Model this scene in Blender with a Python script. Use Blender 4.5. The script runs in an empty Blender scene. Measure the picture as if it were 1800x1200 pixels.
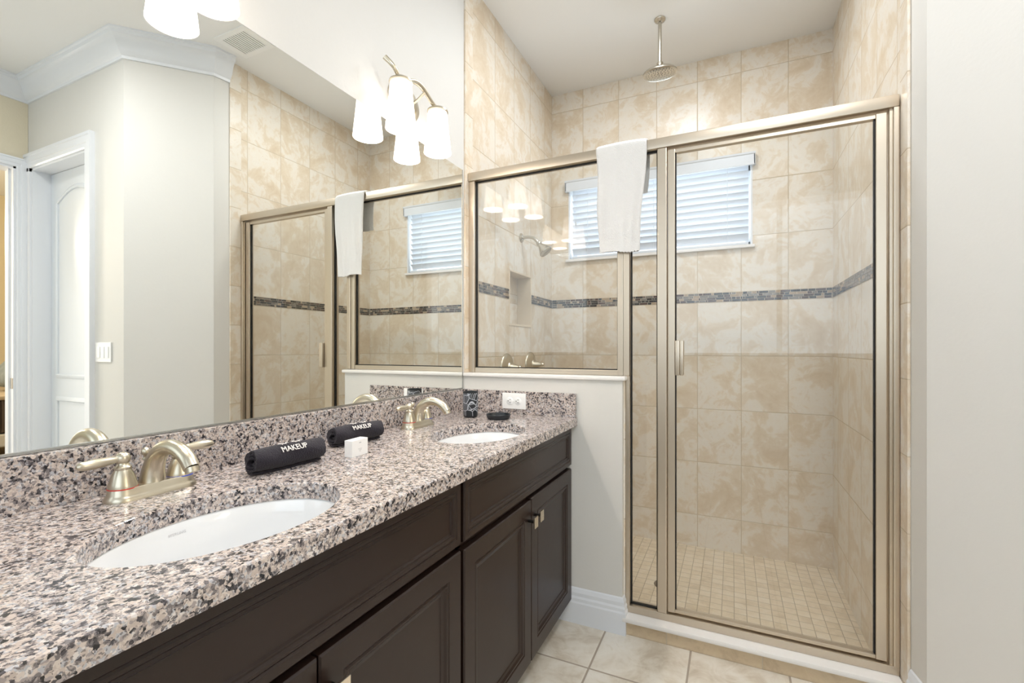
import bpy, bmesh, math, random
from mathutils import Vector, Matrix
random.seed(7)
scene = bpy.context.scene
col = scene.collection
PI = math.pi

def lin(c):
    def f(v):
        v /= 255.0
        return v / 12.92 if v <= 0.04045 else ((v + 0.055) / 1.055) ** 2.4
    return (f(c[0]), f(c[1]), f(c[2]), 1.0)

# ---------------------------------------------------------------- camera, world, lights, exposure
cam_d = bpy.data.cameras.new('camera')
cam = bpy.data.objects.new('camera', cam_d)
col.objects.link(cam)
scene.camera = cam
cam.location = (1.146, -1.9, 1.151)
cam.rotation_euler = (PI / 2, 0, math.radians(25.2))
cam_d.sensor_width = 36.0
cam_d.lens = 822.0 / 1800.0 * 36.0
cam_d.shift_y = 12.0 / 1800.0
cam_d.clip_start = 0.01

scene.view_settings.view_transform = 'Standard'
scene.view_settings.look = 'None'
scene.view_settings.gamma = 1.0
scene.view_settings.use_curve_mapping = False
scene.view_settings.exposure = 0.88

world = bpy.data.worlds.new('world')
scene.world = world
world.use_nodes = True
bg = world.node_tree.nodes['Background']
bg.inputs[0].default_value = (0.80, 0.91, 1.0, 1)
bg.inputs[1].default_value = 1.0

def area(name, loc, rot, sx, sy, power, color):
    d = bpy.data.lights.new(name, 'AREA')
    d.shape = 'RECTANGLE'; d.size = sx; d.size_y = sy
    d.energy = power; d.color = color
    o = bpy.data.objects.new(name, d)
    o.location = loc; o.rotation_euler = rot
    col.objects.link(o)
    return o

def point(name, loc, power, color, r=0.03):
    d = bpy.data.lights.new(name, 'POINT')
    d.energy = power; d.color = color; d.shadow_soft_size = r
    o = bpy.data.objects.new(name, d)
    o.location = loc
    col.objects.link(o)
    return o

# shower window daylight and the bedroom lamp; the other lights are added fill
area('bedroom_doorway_fill', (3.75, -1.2, 0.95), (0, PI / 2 + 0.2, 0), 1.6, 0.85, 6, (0.97, 0.985, 1.0))  # added fill floating in the bedroom, aimed through the doorway
area('rear_fill', (1.6, -3.58, 1.90), (PI / 2, 0, 0), 2.5, 1.6, 5, (0.97, 0.985, 1.0))  # added fill from behind the camera, set in an added window
area('daylight_shower_window', (0.69, 1.30, 2.0), (-PI / 2, 0, 0), 1.05, 0.42, 4, (0.88, 0.95, 1.0))
area('ceiling_fill', (1.62, -1.25, 2.855), (0, 0, 0), 0.3, 0.3, 11, (0.98, 0.985, 1.0))  # added fill for the room, housed in an added fitting
area('shower_ceiling_fill', (0.82, 0.26, 2.90), (0, 0, 0), 0.32, 0.32, 8, (0.93, 0.965, 1.0))  # added fill to brighten the shower, no fitting modelled
point('bedroom_lamp_glow', (4.9, -1.2, 2.2), 45, (1.0, 0.90, 0.74), 0.15)

# ---------------------------------------------------------------- materials
def new_mat(name):
    m = bpy.data.materials.new(name)
    m.use_nodes = True
    return m, m.node_tree.nodes, m.node_tree.links, m.node_tree.nodes['Principled BSDF']

def mat(name, rgb, rough=0.5, metal=0.0, bump=0.0, bscale=60.0, coat=0.0, detail=3.0, var=0.0):
    m, N, L, B = new_mat(name)
    c = lin(rgb)
    B.inputs['Base Color'].default_value = c
    B.inputs['Roughness'].default_value = rough
    B.inputs['Metallic'].default_value = metal
    if name.startswith('espresso'): B.inputs['Specular IOR Level'].default_value = 0.35
    if coat:
        B.inputs['Coat Weight'].default_value = coat
        B.inputs['Coat Roughness'].default_value = 0.08
    tc = N.new('ShaderNodeTexCoord')
    no = N.new('ShaderNodeTexNoise')
    no.inputs['Scale'].default_value = bscale
    no.inputs['Detail'].default_value = detail
    L.new(tc.outputs['Object'], no.inputs['Vector'])
    if bump:
        bu = N.new('ShaderNodeBump')
        bu.inputs['Strength'].default_value = bump
        bu.inputs['Distance'].default_value = 0.003
        L.new(no.outputs['Fac'], bu.inputs['Height'])
        L.new(bu.outputs['Normal'], B.inputs['Normal'])
    if var:
        mx = N.new('ShaderNodeMixRGB')
        mx.inputs[1].default_value = c
        mx.inputs[2].default_value = tuple(x * (1 - var) for x in c[:3]) + (1,)
        L.new(no.outputs['Fac'], mx.inputs[0])
        L.new(mx.outputs[0], B.inputs['Base Color'])
    return m

def math_n(N, L, op, a, b=None):
    n = N.new('ShaderNodeMath'); n.operation = op
    for i, v in enumerate((a, b)):
        if v is None: continue
        if isinstance(v, (int, float)): n.inputs[i].default_value = v
        else: L.new(v, n.inputs[i])
    return n.outputs[0]

def ramp(N, L, src, stops, interp='LINEAR'):
    r = N.new('ShaderNodeValToRGB')
    r.color_ramp.interpolation = interp
    e = r.color_ramp.elements
    while len(e) < len(stops): e.new(0.5)
    for i, (p, c) in enumerate(stops):
        e[i].position = p
        e[i].color = lin(c) if max(c) > 1.5 or len(c) == 3 else c
    L.new(src, r.inputs[0])
    return r.outputs[0]

def tile_mat(name, ua, va, u0, w, v0, h, grout=0.004, band=None, cols=None, gcol=(204, 189, 166), rough=0.32, nscale=4.8, off_scale=1.0, gdepth=0.5):
    """ceramic tile: cell grid on two object axes, every tile with its own cloudy stone figure"""
    m, N, L, B = new_mat(name)
    tc = N.new('ShaderNodeTexCoord')
    sp = N.new('ShaderNodeSeparateXYZ')
    L.new(tc.outputs['Object'], sp.inputs[0])
    U = sp.outputs['XYZ'.index(ua)]; V = sp.outputs['XYZ'.index(va)]
    if band:
        g = math_n(N, L, 'GREATER_THAN', V, (band[0] + band[1]) / 2)
        V = math_n(N, L, 'SUBTRACT', V, math_n(N, L, 'MULTIPLY', g, band[1] - band[0]))
    un = math_n(N, L, 'DIVIDE', math_n(N, L, 'SUBTRACT', U, u0), w)
    vn = math_n(N, L, 'DIVIDE', math_n(N, L, 'SUBTRACT', V, v0), h)
    def edge(n, size):
        f = math_n(N, L, 'FRACT', n)
        d = math_n(N, L, 'MINIMUM', f, math_n(N, L, 'SUBTRACT', 1.0, f))
        return math_n(N, L, 'MULTIPLY', d, size)
    d = math_n(N, L, 'MINIMUM', edge(un, w), edge(vn, h))
    jm = math_n(N, L, 'LESS_THAN', d, grout / 2)
    cb = N.new('ShaderNodeCombineXYZ')
    L.new(math_n(N, L, 'FLOOR', un), cb.inputs[0]); L.new(math_n(N, L, 'FLOOR', vn), cb.inputs[1])
    wn = N.new('ShaderNodeTexWhiteNoise'); wn.noise_dimensions = '3D'
    L.new(cb.outputs[0], wn.inputs['Vector'])
    sc = N.new('ShaderNodeVectorMath'); sc.operation = 'SCALE'; sc.inputs['Scale'].default_value = 9.0 * off_scale
    L.new(wn.outputs['Color'], sc.inputs[0])
    ad = N.new('ShaderNodeVectorMath'); ad.operation = 'ADD'
    L.new(tc.outputs['Object'], ad.inputs[0]); L.new(sc.outputs[0], ad.inputs[1])
    n1 = N.new('ShaderNodeTexNoise'); n1.inputs['Scale'].default_value = nscale
    n1.inputs['Detail'].default_value = 5; n1.inputs['Roughness'].default_value = 0.55; n1.inputs['Distortion'].default_value = 1.0
    L.new(ad.outputs[0], n1.inputs['Vector'])
    n2 = N.new('ShaderNodeTexNoise'); n2.inputs['Scale'].default_value = nscale * 2.6
    n2.inputs['Detail'].default_value = 8; n2.inputs['Roughness'].default_value = 0.62; n2.inputs['Distortion'].default_value = 2.4
    L.new(ad.outputs[0], n2.inputs['Vector'])
    mixf = math_n(N, L, 'ADD', math_n(N, L, 'MULTIPLY', n1.outputs['Fac'], 0.68), math_n(N, L, 'MULTIPLY', n2.outputs['Fac'], 0.32))
    cols = cols or [(0.36, (212, 194, 169)), (0.45, (219, 204, 182)), (0.50, (223, 210, 191)), (0.514, (227, 217, 202)), (0.59, (229, 222, 211)), (0.67, (219, 204, 183))]
    c = ramp(N, L, mixf, cols)
    mx = N.new('ShaderNodeMixRGB')
    L.new(jm, mx.inputs[0]); L.new(c, mx.inputs[1]); mx.inputs[2].default_value = lin(gcol)
    L.new(mx.outputs[0], B.inputs['Base Color'])
    r = math_n(N, L, 'ADD', math_n(N, L, 'MULTIPLY', jm, 0.5), rough)
    L.new(r, B.inputs['Roughness'])
    bu = N.new('ShaderNodeBump'); bu.inputs['Strength'].default_value = gdepth; bu.inputs['Distance'].default_value = 0.002
    hgt = math_n(N, L, 'MINIMUM', math_n(N, L, 'DIVIDE', d, grout), 1.0)
    hgt = math_n(N, L, 'ADD', hgt, math_n(N, L, 'MULTIPLY', n2.outputs['Fac'], 0.25))
    L.new(hgt, bu.inputs['Height']); L.new(bu.outputs['Normal'], B.inputs['Normal'])
    return m

def granite_mat():
    m, N, L, B = new_mat('granite')
    tc = N.new('ShaderNodeTexCoord')
    n0 = N.new('ShaderNodeTexNoise'); n0.inputs['Scale'].default_value = 150; n0.inputs['Detail'].default_value = 3
    L.new(tc.outputs['Object'], n0.inputs['Vector'])
    sc = N.new('ShaderNodeVectorMath'); sc.operation = 'SCALE'; sc.inputs['Scale'].default_value = 0.008
    L.new(n0.outputs['Color'], sc.inputs[0])
    ad = N.new('ShaderNodeVectorMath'); ad.operation = 'ADD'
    L.new(tc.outputs['Object'], ad.inputs[0]); L.new(sc.outputs[0], ad.inputs[1])
    v1 = N.new('ShaderNodeTexVoronoi'); v1.inputs['Scale'].default_value = 205
    L.new(ad.outputs[0], v1.inputs['Vector'])
    s1 = N.new('ShaderNodeSeparateColor'); L.new(v1.outputs['Color'], s1.inputs[0])
    big = N.new('ShaderNodeTexNoise'); big.inputs['Scale'].default_value = 62; big.inputs['Detail'].default_value = 3
    L.new(tc.outputs['Object'], big.inputs['Vector'])
    f = math_n(N, L, 'ADD', math_n(N, L, 'MULTIPLY', s1.outputs[0], 0.62), math_n(N, L, 'MULTIPLY', math_n(N, L, 'SUBTRACT', big.outputs['Fac'], 0.3), 0.95))
    c = ramp(N, L, f, [(0.0, (34, 33, 36)), (0.21, (74, 70, 74)), (0.28, (122, 115, 115)), (0.35, (160, 150, 147)), (0.43, (191, 176, 167)), (0.57, (207, 194, 185)), (0.67, (180, 178, 182)), (0.79, (217, 209, 204))], 'CONSTANT')
    v2 = N.new('ShaderNodeTexVoronoi'); v2.inputs['Scale'].default_value = 430
    L.new(ad.outputs[0], v2.inputs['Vector'])
    s2 = N.new('ShaderNodeSeparateColor'); L.new(v2.outputs['Color'], s2.inputs[0])
    fl = math_n(N, L, 'GREATER_THAN', s2.outputs[1], 0.84)
    mx = N.new('ShaderNodeMixRGB'); L.new(math_n(N, L, 'MULTIPLY', fl, 0.7), mx.inputs[0])
    L.new(c, mx.inputs[1]); mx.inputs[2].default_value = lin((84, 78, 80))
    L.new(mx.outputs[0], B.inputs['Base Color'])
    B.inputs['Roughness'].default_value = 0.13
    return m

def glass_mat(name, tint=(0.985, 0.99, 0.985), f0=0.045, k=0.8):
    m, N, L, B = new_mat(name)
    N.remove(B)
    out = N['Material Output']
    lw = N.new('ShaderNodeLayerWeight'); lw.inputs['Blend'].default_value = 0.5
    p = math_n(N, L, 'POWER', lw.outputs['Facing'], 5.0)
    f = math_n(N, L, 'ADD', math_n(N, L, 'MULTIPLY', p, k), f0)
    tr = N.new('ShaderNodeBsdfTransparent'); tr.inputs[0].default_value = tint + (1,)
    gl = N.new('ShaderNodeBsdfGlossy'); gl.inputs['Roughness'].default_value = 0.0
    mx = N.new('ShaderNodeMixShader')
    L.new(f, mx.inputs[0]); L.new(tr.outputs[0], mx.inputs[1]); L.new(gl.outputs[0], mx.inputs[2])
    L.new(mx.outputs[0], out.inputs[0])
    return m

def emit_mat(name, color, strength, base=(245, 240, 235), translucent=0.0):
    m, N, L, B = new_mat(name)
    B.inputs['Base Color'].default_value = lin(base)
    B.inputs['Roughness'].default_value = 0.3
    B.inputs['Emission Color'].default_value = color + (1,)
    B.inputs['Emission Strength'].default_value = strength
    return m

def shade_mat():
    # frosted glass glowing from the bulb inside: brighter around the bulb, fainter by the neck
    m, N, L, B = new_mat('frosted_shade_glass')
    tc = N.new('ShaderNodeTexCoord'); sp = N.new('ShaderNodeSeparateXYZ')
    L.new(tc.outputs['Object'], sp.inputs[0])
    mr = N.new('ShaderNodeMapRange')
    mr.inputs['From Min'].default_value = -0.02; mr.inputs['From Max'].default_value = -0.12
    mr.inputs['To Min'].default_value = 0.55; mr.inputs['To Max'].default_value = 2.3
    L.new(sp.outputs[2], mr.inputs[0])
    B.inputs['Base Color'].default_value = lin((240, 232, 226)); B.inputs['Roughness'].default_value = 0.25
    B.inputs['Emission Color'].default_value = (1.0, 0.90, 0.80, 1)
    L.new(mr.outputs[0], B.inputs['Emission Strength'])
    return m

def mirror_mat():
    m, N, L, B = new_mat('mirror_silver')
    B.inputs['Base Color'].default_value = (0.93, 0.938, 0.905, 1)
    B.inputs['Metallic'].default_value = 1.0
    B.inputs['Roughness'].default_value = 0.0
    return m

def cup_mat():
    m, N, L, B = new_mat('black_ceramic_white_lines')
    tc = N.new('ShaderNodeTexCoord')
    v = N.new('ShaderNodeTexVoronoi'); v.feature = 'DISTANCE_TO_EDGE'; v.inputs['Scale'].default_value = 34
    L.new(tc.outputs['Object'], v.inputs['Vector'])
    v2 = N.new('ShaderNodeTexVoronoi'); v2.inputs['Scale'].default_value = 34
    L.new(tc.outputs['Object'], v2.inputs['Vector'])
    e = math_n(N, L, 'LESS_THAN', v.outputs['Distance'], 0.035)
    rot = N.new('ShaderNodeVectorMath'); rot.operation = 'DOT_PRODUCT'
    L.new(tc.outputs['Object'], rot.inputs[0])
    sub = N.new('ShaderNodeVectorMath'); sub.operation = 'SUBTRACT'
    L.new(v2.outputs['Color'], sub.inputs[0]); sub.inputs[1].default_value = (0.5, 0.5, 0.3)
    nm = N.new('ShaderNodeVectorMath'); nm.operation = 'NORMALIZE'; L.new(sub.outputs[0], nm.inputs[0])
    L.new(nm.outputs[0], rot.inputs[1])
    st = math_n(N, L, 'LESS_THAN', math_n(N, L, 'FRACT', math_n(N, L, 'MULTIPLY', rot.outputs['Value'], 190.0)), 0.22)
    s2 = N.new('ShaderNodeSeparateColor'); L.new(v2.outputs['Color'], s2.inputs[0])
    st = math_n(N, L, 'MULTIPLY', st, math_n(N, L, 'GREATER_THAN', s2.outputs[0], 0.4))
    f = math_n(N, L, 'MAXIMUM', e, st)
    sp = N.new('ShaderNodeSeparateXYZ'); L.new(tc.outputs['Object'], sp.inputs[0])
    f = math_n(N, L, 'MULTIPLY', f, math_n(N, L, 'LESS_THAN', sp.outputs[2], 0.102))
    f = math_n(N, L, 'MULTIPLY', f, math_n(N, L, 'GREATER_THAN', sp.outputs[2], 0.008))
    mx = N.new('ShaderNodeMixRGB'); L.new(f, mx.inputs[0])
    mx.inputs[1].default_value = lin((22, 28, 34)); mx.inputs[2].default_value = lin((176, 180, 188))
    L.new(mx.outputs[0], B.inputs['Base Color']); B.inputs['Roughness'].default_value = 0.3
    return m

def stripe_mat():
    m, N, L, B = new_mat('striped_brown_blanket')
    tc = N.new('ShaderNodeTexCoord'); sp = N.new('ShaderNodeSeparateXYZ'); L.new(tc.outputs['Object'], sp.inputs[0])
    f = math_n(N, L, 'FRACT', math_n(N, L, 'MULTIPLY', sp.outputs[1], 16.0))
    c = ramp(N, L, f, [(0.0, (62, 50, 44)), (0.55, (62, 50, 44)), (0.62, (104, 92, 82)), (0.9, (84, 72, 64))])
    L.new(c, B.inputs['Base Color']); B.inputs['Roughness'].default_value = 0.9
    return m

def terry_mat(name, rgb, sheen=0.4):
    m, N, L, B = new_mat(name)
    B.inputs['Base Color'].default_value = lin(rgb); B.inputs['Roughness'].default_value = 0.95
    B.inputs['Sheen Weight'].default_value = sheen
    B.inputs['Sheen Roughness'].default_value = 0.6
    tc = N.new('ShaderNodeTexCoord')
    v = N.new('ShaderNodeTexVoronoi'); v.inputs['Scale'].default_value = 330
    L.new(tc.outputs['Object'], v.inputs['Vector'])
    bu = N.new('ShaderNodeBump'); bu.inputs['Strength'].default_value = 0.9; bu.inputs['Distance'].default_value = 0.0016; bu.invert = True
    L.new(v.outputs['Distance'], bu.inputs['Height']); L.new(bu.outputs['Normal'], B.inputs['Normal'])
    return m

M = {}
M['paint'] = mat('wall_paint_warm_white', (218, 216, 211), 0.6, bump=0.1, bscale=90)
M['paint_white'] = mat('wall_paint_white', (214, 213, 210), 0.6, bump=0.2, bscale=110)
M['ceiling'] = mat('ceiling_paint', (240, 240, 239), 0.75)
M['trim'] = mat('trim_white_semigloss', (228, 231, 236), 0.32)
M['door'] = mat('door_white', (222, 227, 232), 0.38)
M['marble'] = mat('cultured_marble_white', (238, 235, 232), 0.2, var=0.05, bscale=9)
BAND = (1.431, 1.487)
M['tile_x'] = tile_mat('shower_tile_side', 'Y', 'Z', 0.08, 0.2425, 1.431, 0.326, band=BAND)
M['tile_y'] = tile_mat('shower_tile_back', 'X', 'Z', 1.438, 0.2425, 1.431, 0.326, band=BAND)
M['tile_trim'] = tile_mat('bullnose_tile', 'Y', 'Z', 5.0, 10.0, 0.08, 0.243)
M['tile_curb'] = tile_mat('curb_tile', 'X', 'Z', 0.915, 0.33, -1.0, 3.0, cols=[(0.35, (190, 168, 138)), (0.5, (214, 194, 164)), (0.65, (206, 184, 152))], nscale=6)
M['tile_floor'] = tile_mat('floor_tile', 'X', 'Y', 0.679, 0.325, -0.26, 0.325, grout=0.007,
    cols=[(0.36, (196, 184, 166)), (0.45, (214, 205, 190)), (0.52, (224, 217, 205)), (0.62, (230, 225, 215)), (0.7, (216, 207, 192))], gcol=(168, 156, 142), rough=0.28, nscale=4.5)
M['tile_shower_floor'] = tile_mat('shower_floor_tile', 'X', 'Y', 0.0, 0.0525, 0.12, 0.0525, grout=0.003,
    cols=[(0.35, (206, 188, 160)), (0.5, (222, 206, 180)), (0.65, (228, 216, 196))], gcol=(178, 163, 141), rough=0.35, nscale=5, off_scale=0.3)
M['granite'] = granite_mat()
M['wood'] = mat('espresso_wood', (38, 25, 20), 0.32, bump=0.05, bscale=30)
M['wood_in'] = mat('cabinet_gap_dark', (24, 18, 16), 0.6)
M['nickel'] = mat('brushed_nickel_warm', (204, 196, 178), 0.31, 1.0)
M['steel'] = mat('satin_steel', (196, 190, 178), 0.25, 1.0)
M['frame'] = mat('champagne_aluminium', (207, 195, 178), 0.36, 1.0)
M['gasket'] = mat('black_gasket', (18, 17, 17), 0.6)
M['porcelain'] = mat('white_porcelain', (235, 236, 237), 0.08, coat=0.5)
M['plastic'] = mat('white_plastic', (244, 244, 243), 0.3)
M['slot'] = mat('dark_slot', (70, 66, 60), 0.6)
M['mirror'] = mirror_mat()
M['mirror_edge'] = mat('mirror_channel', (170, 172, 170), 0.25, 1.0)
M['glass'] = glass_mat('shower_glass')
M['pane'] = glass_mat('window_glass', (0.97, 0.99, 1.0))
M['shade'] = shade_mat()
M['bulb'] = emit_mat('glowing_bulb', (1.0, 0.88, 0.72), 14.0)
M['towel'] = terry_mat('white_terry', (232, 231, 230), 0.2)
M['dark_terry'] = terry_mat('charcoal_terry', (29, 24, 35), 0.08)
M['thread'] = mat('white_embroidery', (232, 226, 222), 0.7)
M['cup'] = cup_mat()
M['black_ceramic'] = mat('black_ceramic', (26, 32, 38), 0.3)
M['card'] = mat('white_card_box', (242, 241, 240), 0.5)
M['print'] = mat('grey_print', (176, 176, 178), 0.7)
M['red'] = mat('red_ring', (214, 62, 52), 0.4)
M['blue'] = mat('blue_ring', (66, 92, 206), 0.4)
M['blind'] = mat('blind_white', (222, 226, 232), 0.42)
M['blanket'] = stripe_mat()
M['pillow'] = mat('grey_blue_pillow', (150, 160, 164), 0.9, var=0.5, bscale=14)
M['bed_white'] = mat('bed_frame_white', (224, 222, 216), 0.5)
M['bedroom_wall'] = mat('bedroom_paint', (222, 208, 176), 0.7)
M['carpet'] = mat('bedroom_carpet', (150, 136, 118), 0.95, bump=0.5, bscale=400)
M['brown'] = mat('knob_stem', (60, 56, 54), 0.35, 1.0)
M['knob'] = mat('knob_plate', (226, 214, 196), 0.25, 1.0)
M['mos1'] = mat('mosaic_black_glass', (34, 28, 28), 0.08)
M['mos2'] = mat('mosaic_brown_glass', (74, 50, 42), 0.10)
M['mos3'] = mat('mosaic_tan_stone', (178, 156, 130), 0.35, var=0.2)
M['mos4'] = mat('mosaic_grey_metal', (124, 116, 108), 0.25, 0.5)
M['mosg'] = mat('mosaic_grout', (208, 198, 182), 0.8)

# ---------------------------------------------------------------- mesh helpers
class MB:
    def __init__(s): s.bm = bmesh.new(); s.mi = 0
    def face(s, vs, mi=None):
        try: f = s.bm.faces.new(vs)
        except ValueError: return None
        f.material_index = s.mi if mi is None else mi
        return f
    def box(s, x0, x1, y0, y1, z0, z1, bev=0.0, mx=None):
        r = bmesh.ops.create_cube(s.bm, size=1.0)
        vs = r['verts']
        for v in vs:
            v.co = Vector(((x0 + x1) / 2 + v.co.x * (x1 - x0), (y0 + y1) / 2 + v.co.y * (y1 - y0), (z0 + z1) / 2 + v.co.z * (z1 - z0)))
        fs = {f for v in vs for f in v.link_faces}
        for f in fs: f.material_index = s.mi
        if bev > 0:
            es = list({e for v in vs for e in v.link_edges})
            rr = bmesh.ops.bevel(s.bm, geom=es, offset=bev, segments=2, affect='EDGES', profile=0.6)
            for f in rr['faces']: f.material_index = s.mi
            vs = list(set(rr['verts']) | {v for v in vs if v.is_valid})
        if mx is not None:
            for v in vs: v.co = mx @ v.co
        return s
    def loops(s, rings, closed=True, cap0=True, cap1=True, ring_closed=False):
        L = [[s.bm.verts.new(p) for p in r] for r in rings]
        n = len(L[0])
        idx = range(len(L) - 1) if not ring_closed else range(len(L))
        for i in idx:
            a, b = L[i], L[(i + 1) % len(L)]
            for j in range(n if closed else n - 1):
                k = (j + 1) % n
                s.face([a[j], a[k], b[k], b[j]])
        if not ring_closed:
            if cap0: s.face(list(reversed(L[0])))
            if cap1: s.face(L[-1])
        return s
    def tube(s, pts, rad, seg=14, sq=1.0, up=None):
        pts = [Vector(p) for p in pts]
        if isinstance(rad, (int, float)): rad = [rad] * len(pts)
        rings = []
        t0 = (pts[1] - pts[0]).normalized()
        ref = Vector(up) if up else (Vector((0, 0, 1)) if abs(t0.z) < 0.9 else Vector((1, 0, 0)))
        n = (ref - t0 * ref.dot(t0)).normalized()
        for i, p in enumerate(pts):
            if i == 0: t = t0
            elif i == len(pts) - 1: t = (pts[i] - pts[i - 1]).normalized()
            else: t = (pts[i + 1] - pts[i - 1]).normalized()
            n = (n - t * n.dot(t)).normalized()
            b = t.cross(n)
            rings.append([p + (n * math.cos(a) + b * math.sin(a) * sq) * rad[i] for a in [2 * PI * k / seg for k in range(seg)]])
        return s.loops(rings)
    def lathe(s, prof, seg=32, mx=None, cap=True, sx=1.0, sy=1.0):
        """prof: list of (r, z) about local z"""
        mx = mx or Matrix()
        rings = [[mx @ Vector((max(r, 1e-5) * math.cos(a) * sx, max(r, 1e-5) * math.sin(a) * sy, z)) for a in [2 * PI * k / seg for k in range(seg)]] for r, z in prof]
        return s.loops(rings, cap0=cap, cap1=cap)
    def prism(s, poly, z0, z1):
        return s.loops([[Vector((x, y, z0)) for x, y in poly], [Vector((x, y, z1)) for x, y in poly]])
    def sweep(s, path, N, prof, side=1, closed=False):
        N = Vector(N); P = [Vector(p) for p in path]; n = len(P)
        segs = [(P[(i + 1) % n] - P[i]).normalized() for i in range(n if closed else n - 1)]
        perp = [N.cross(t) * side for t in segs]
        rings = []
        for i in range(n):
            if closed: p1, p2 = perp[i - 1], perp[i]
            else: p1, p2 = perp[max(i - 1, 0)], perp[min(i, n - 2)]
            m = (p1 + p2) / (1 + p1.dot(p2))
            rings.append([P[i] + m * a + N * b for a, b in prof])
        return s.loops(rings, ring_closed=closed)
    def xform(s, mx):
        for v in s.bm.verts: v.co = mx @ v.co
        return s
    def build(s, name, mats, parent=None, smooth=False, world=False, loc=None, angle=40):
        me = bpy.data.meshes.new(name)
        if world and parent is not None:
            off = parent.matrix_basis.translation.copy()
            if parent.parent is not None: off += parent.parent.matrix_basis.translation
            for v in s.bm.verts: v.co -= off
        bmesh.ops.recalc_face_normals(s.bm, faces=s.bm.faces[:])
        s.bm.to_mesh(me); s.bm.free()
        if not isinstance(mats, (list, tuple)): mats = [mats]
        for m in mats: me.materials.append(m)
        if smooth:
            for p in me.polygons: p.use_smooth = True
            try: me.set_sharp_from_angle(angle=math.radians(angle))
            except Exception: pass
        o = bpy.data.objects.new(name, me)
        col.objects.link(o)
        if parent is not None: o.parent = parent
        if loc is not None: o.location = loc
        return o

def thing(name, label, cat, loc=(0, 0, 0), rz=0.0, group=None):
    o = bpy.data.objects.new(name, None)
    o.empty_display_size = 0.05
    o.location = loc; o.rotation_euler = (0, 0, rz)
    col.objects.link(o)
    return tag(o, label, cat, group)

def tag(o, label, cat, group=None):
    o['label'] = label; o['category'] = cat
    if group: o['group'] = group
    return o

def struct(o, label=None):
    o['kind'] = 'structure'
    if label: o['label'] = label
    return o

def dup(root, loc, label, group=None):
    r = root.copy(); col.objects.link(r); r.location = loc; r['label'] = label
    if group: r['group'] = group
    def rec(src, dst):
        for ch in [c for c in bpy.data.objects if c.parent == src]:
            c = ch.copy(); col.objects.link(c); c.parent = dst
            rec(ch, c)
    rec(root, r)
    return r

def text_bm(body, size, extrude=0.0004, align='CENTER'):
    cu = bpy.data.curves.new('text_curve', 'FONT')
    cu.body = body; cu.size = size; cu.extrude = extrude; cu.align_x = align; cu.align_y = 'CENTER'; cu.resolution_u = 3
    ob = bpy.data.objects.new('text_tmp', cu)
    col.objects.link(ob)
    dg = bpy.context.evaluated_depsgraph_get()
    me = bpy.data.meshes.new_from_object(ob.evaluated_get(dg))
    b = MB(); b.bm.from_mesh(me)
    bpy.data.objects.remove(ob); bpy.data.curves.remove(cu); bpy.data.meshes.remove(me)
    bmesh.ops.subdivide_edges(b.bm, edges=[e for e in b.bm.edges if e.calc_length() > size * 0.25], cuts=3)
    for v in b.bm.verts: pass
    return b

def smooth_path(pts, n=6):
    """Catmull-Rom through the points"""
    P = [Vector(p) for p in pts]
    out = []
    for i in range(len(P) - 1):
        p0 = P[max(i - 1, 0)]; p1 = P[i]; p2 = P[i + 1]; p3 = P[min(i + 2, len(P) - 1)]
        for k in range(n):
            t = k / n
            out.append(0.5 * ((2 * p1) + (-p0 + p2) * t + (2 * p0 - 5 * p1 + 4 * p2 - p3) * t * t + (-p0 + 3 * p1 - 3 * p2 + p3) * t ** 3))
    out.append(P[-1])
    return out

def lerp_list(vals, n):
    out = []
    for i in range(len(vals) - 1):
        for k in range(n): out.append(vals[i] + (vals[i + 1] - vals[i]) * k / n)
    out.append(vals[-1])
    return out

# ---------------------------------------------------------------- dimensions
CZ = 2.918            # ceiling
BACK = 1.193          # back wall of the shower
RX = 1.65             # right wall of the shower
CT = 0.861            # countertop height
TH = 0.12

# ---------------------------------------------------------------- room shell
b = MB(); b.box(-0.15, -0.004, -3.75, 0.008, 0, CZ)
struct(b.build('wall_left', M['paint_white']))
# tiled shower wall on the left with a recessed niche
ny0, ny1, nz0, nz1 = 0.497, 0.813, 1.287, 1.597
b = MB()
b.box(-0.15, 0, 0.008, ny0, -0.1, CZ); b.box(-0.15, 0, ny1, BACK + 0.15, -0.1, CZ)
b.box(-0.15, 0, ny0, ny1, -0.1, nz0); b.box(-0.15, 0, ny0, ny1, nz1, CZ); b.box(-0.15, -0.09, ny0, ny1, nz0, nz1)
struct(b.build('wall_shower_left', M['tile_x']))
b = MB()
b.box(-0.092, 0.004, ny0 - 0.004, ny0 + 0.006, nz0, nz1, 0.002); b.box(-0.092, 0.004, ny1 - 0.006, ny1 + 0.004, nz0, nz1, 0.002)
b.box(-0.092, 0.004, ny0 - 0.004, ny1 + 0.004, nz0 - 0.006, nz0 + 0.006, 0.002); b.box(-0.092, 0.004, ny0 - 0.004, ny1 + 0.004, nz1 - 0.006, nz1 + 0.004, 0.002)
struct(b.build('trim_1', mat('niche_edge_tile', (222, 206, 182), 0.3)))
# back wall of the shower with the window opening
wx0, wx1, wz0, wz1 = 0.125, 1.253, 1.762, 2.262
b = MB()
b.box(-0.15, wx0, BACK, BACK + 0.15, -0.1, CZ); b.box(wx1, RX + 0.15, BACK, BACK + 0.15, -0.1, CZ)
b.box(wx0, wx1, BACK, BACK + 0.15, -0.1, wz0); b.box(wx0, wx1, BACK, BACK + 0.15, wz1, CZ)
struct(b.build('wall_back', M['tile_y']))
b = MB(); b.box(RX, RX + 0.10, -0.033, BACK + 0.01, -0.1, CZ)
struct(b.build('wall_shower_right', M['tile_x']))
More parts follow.
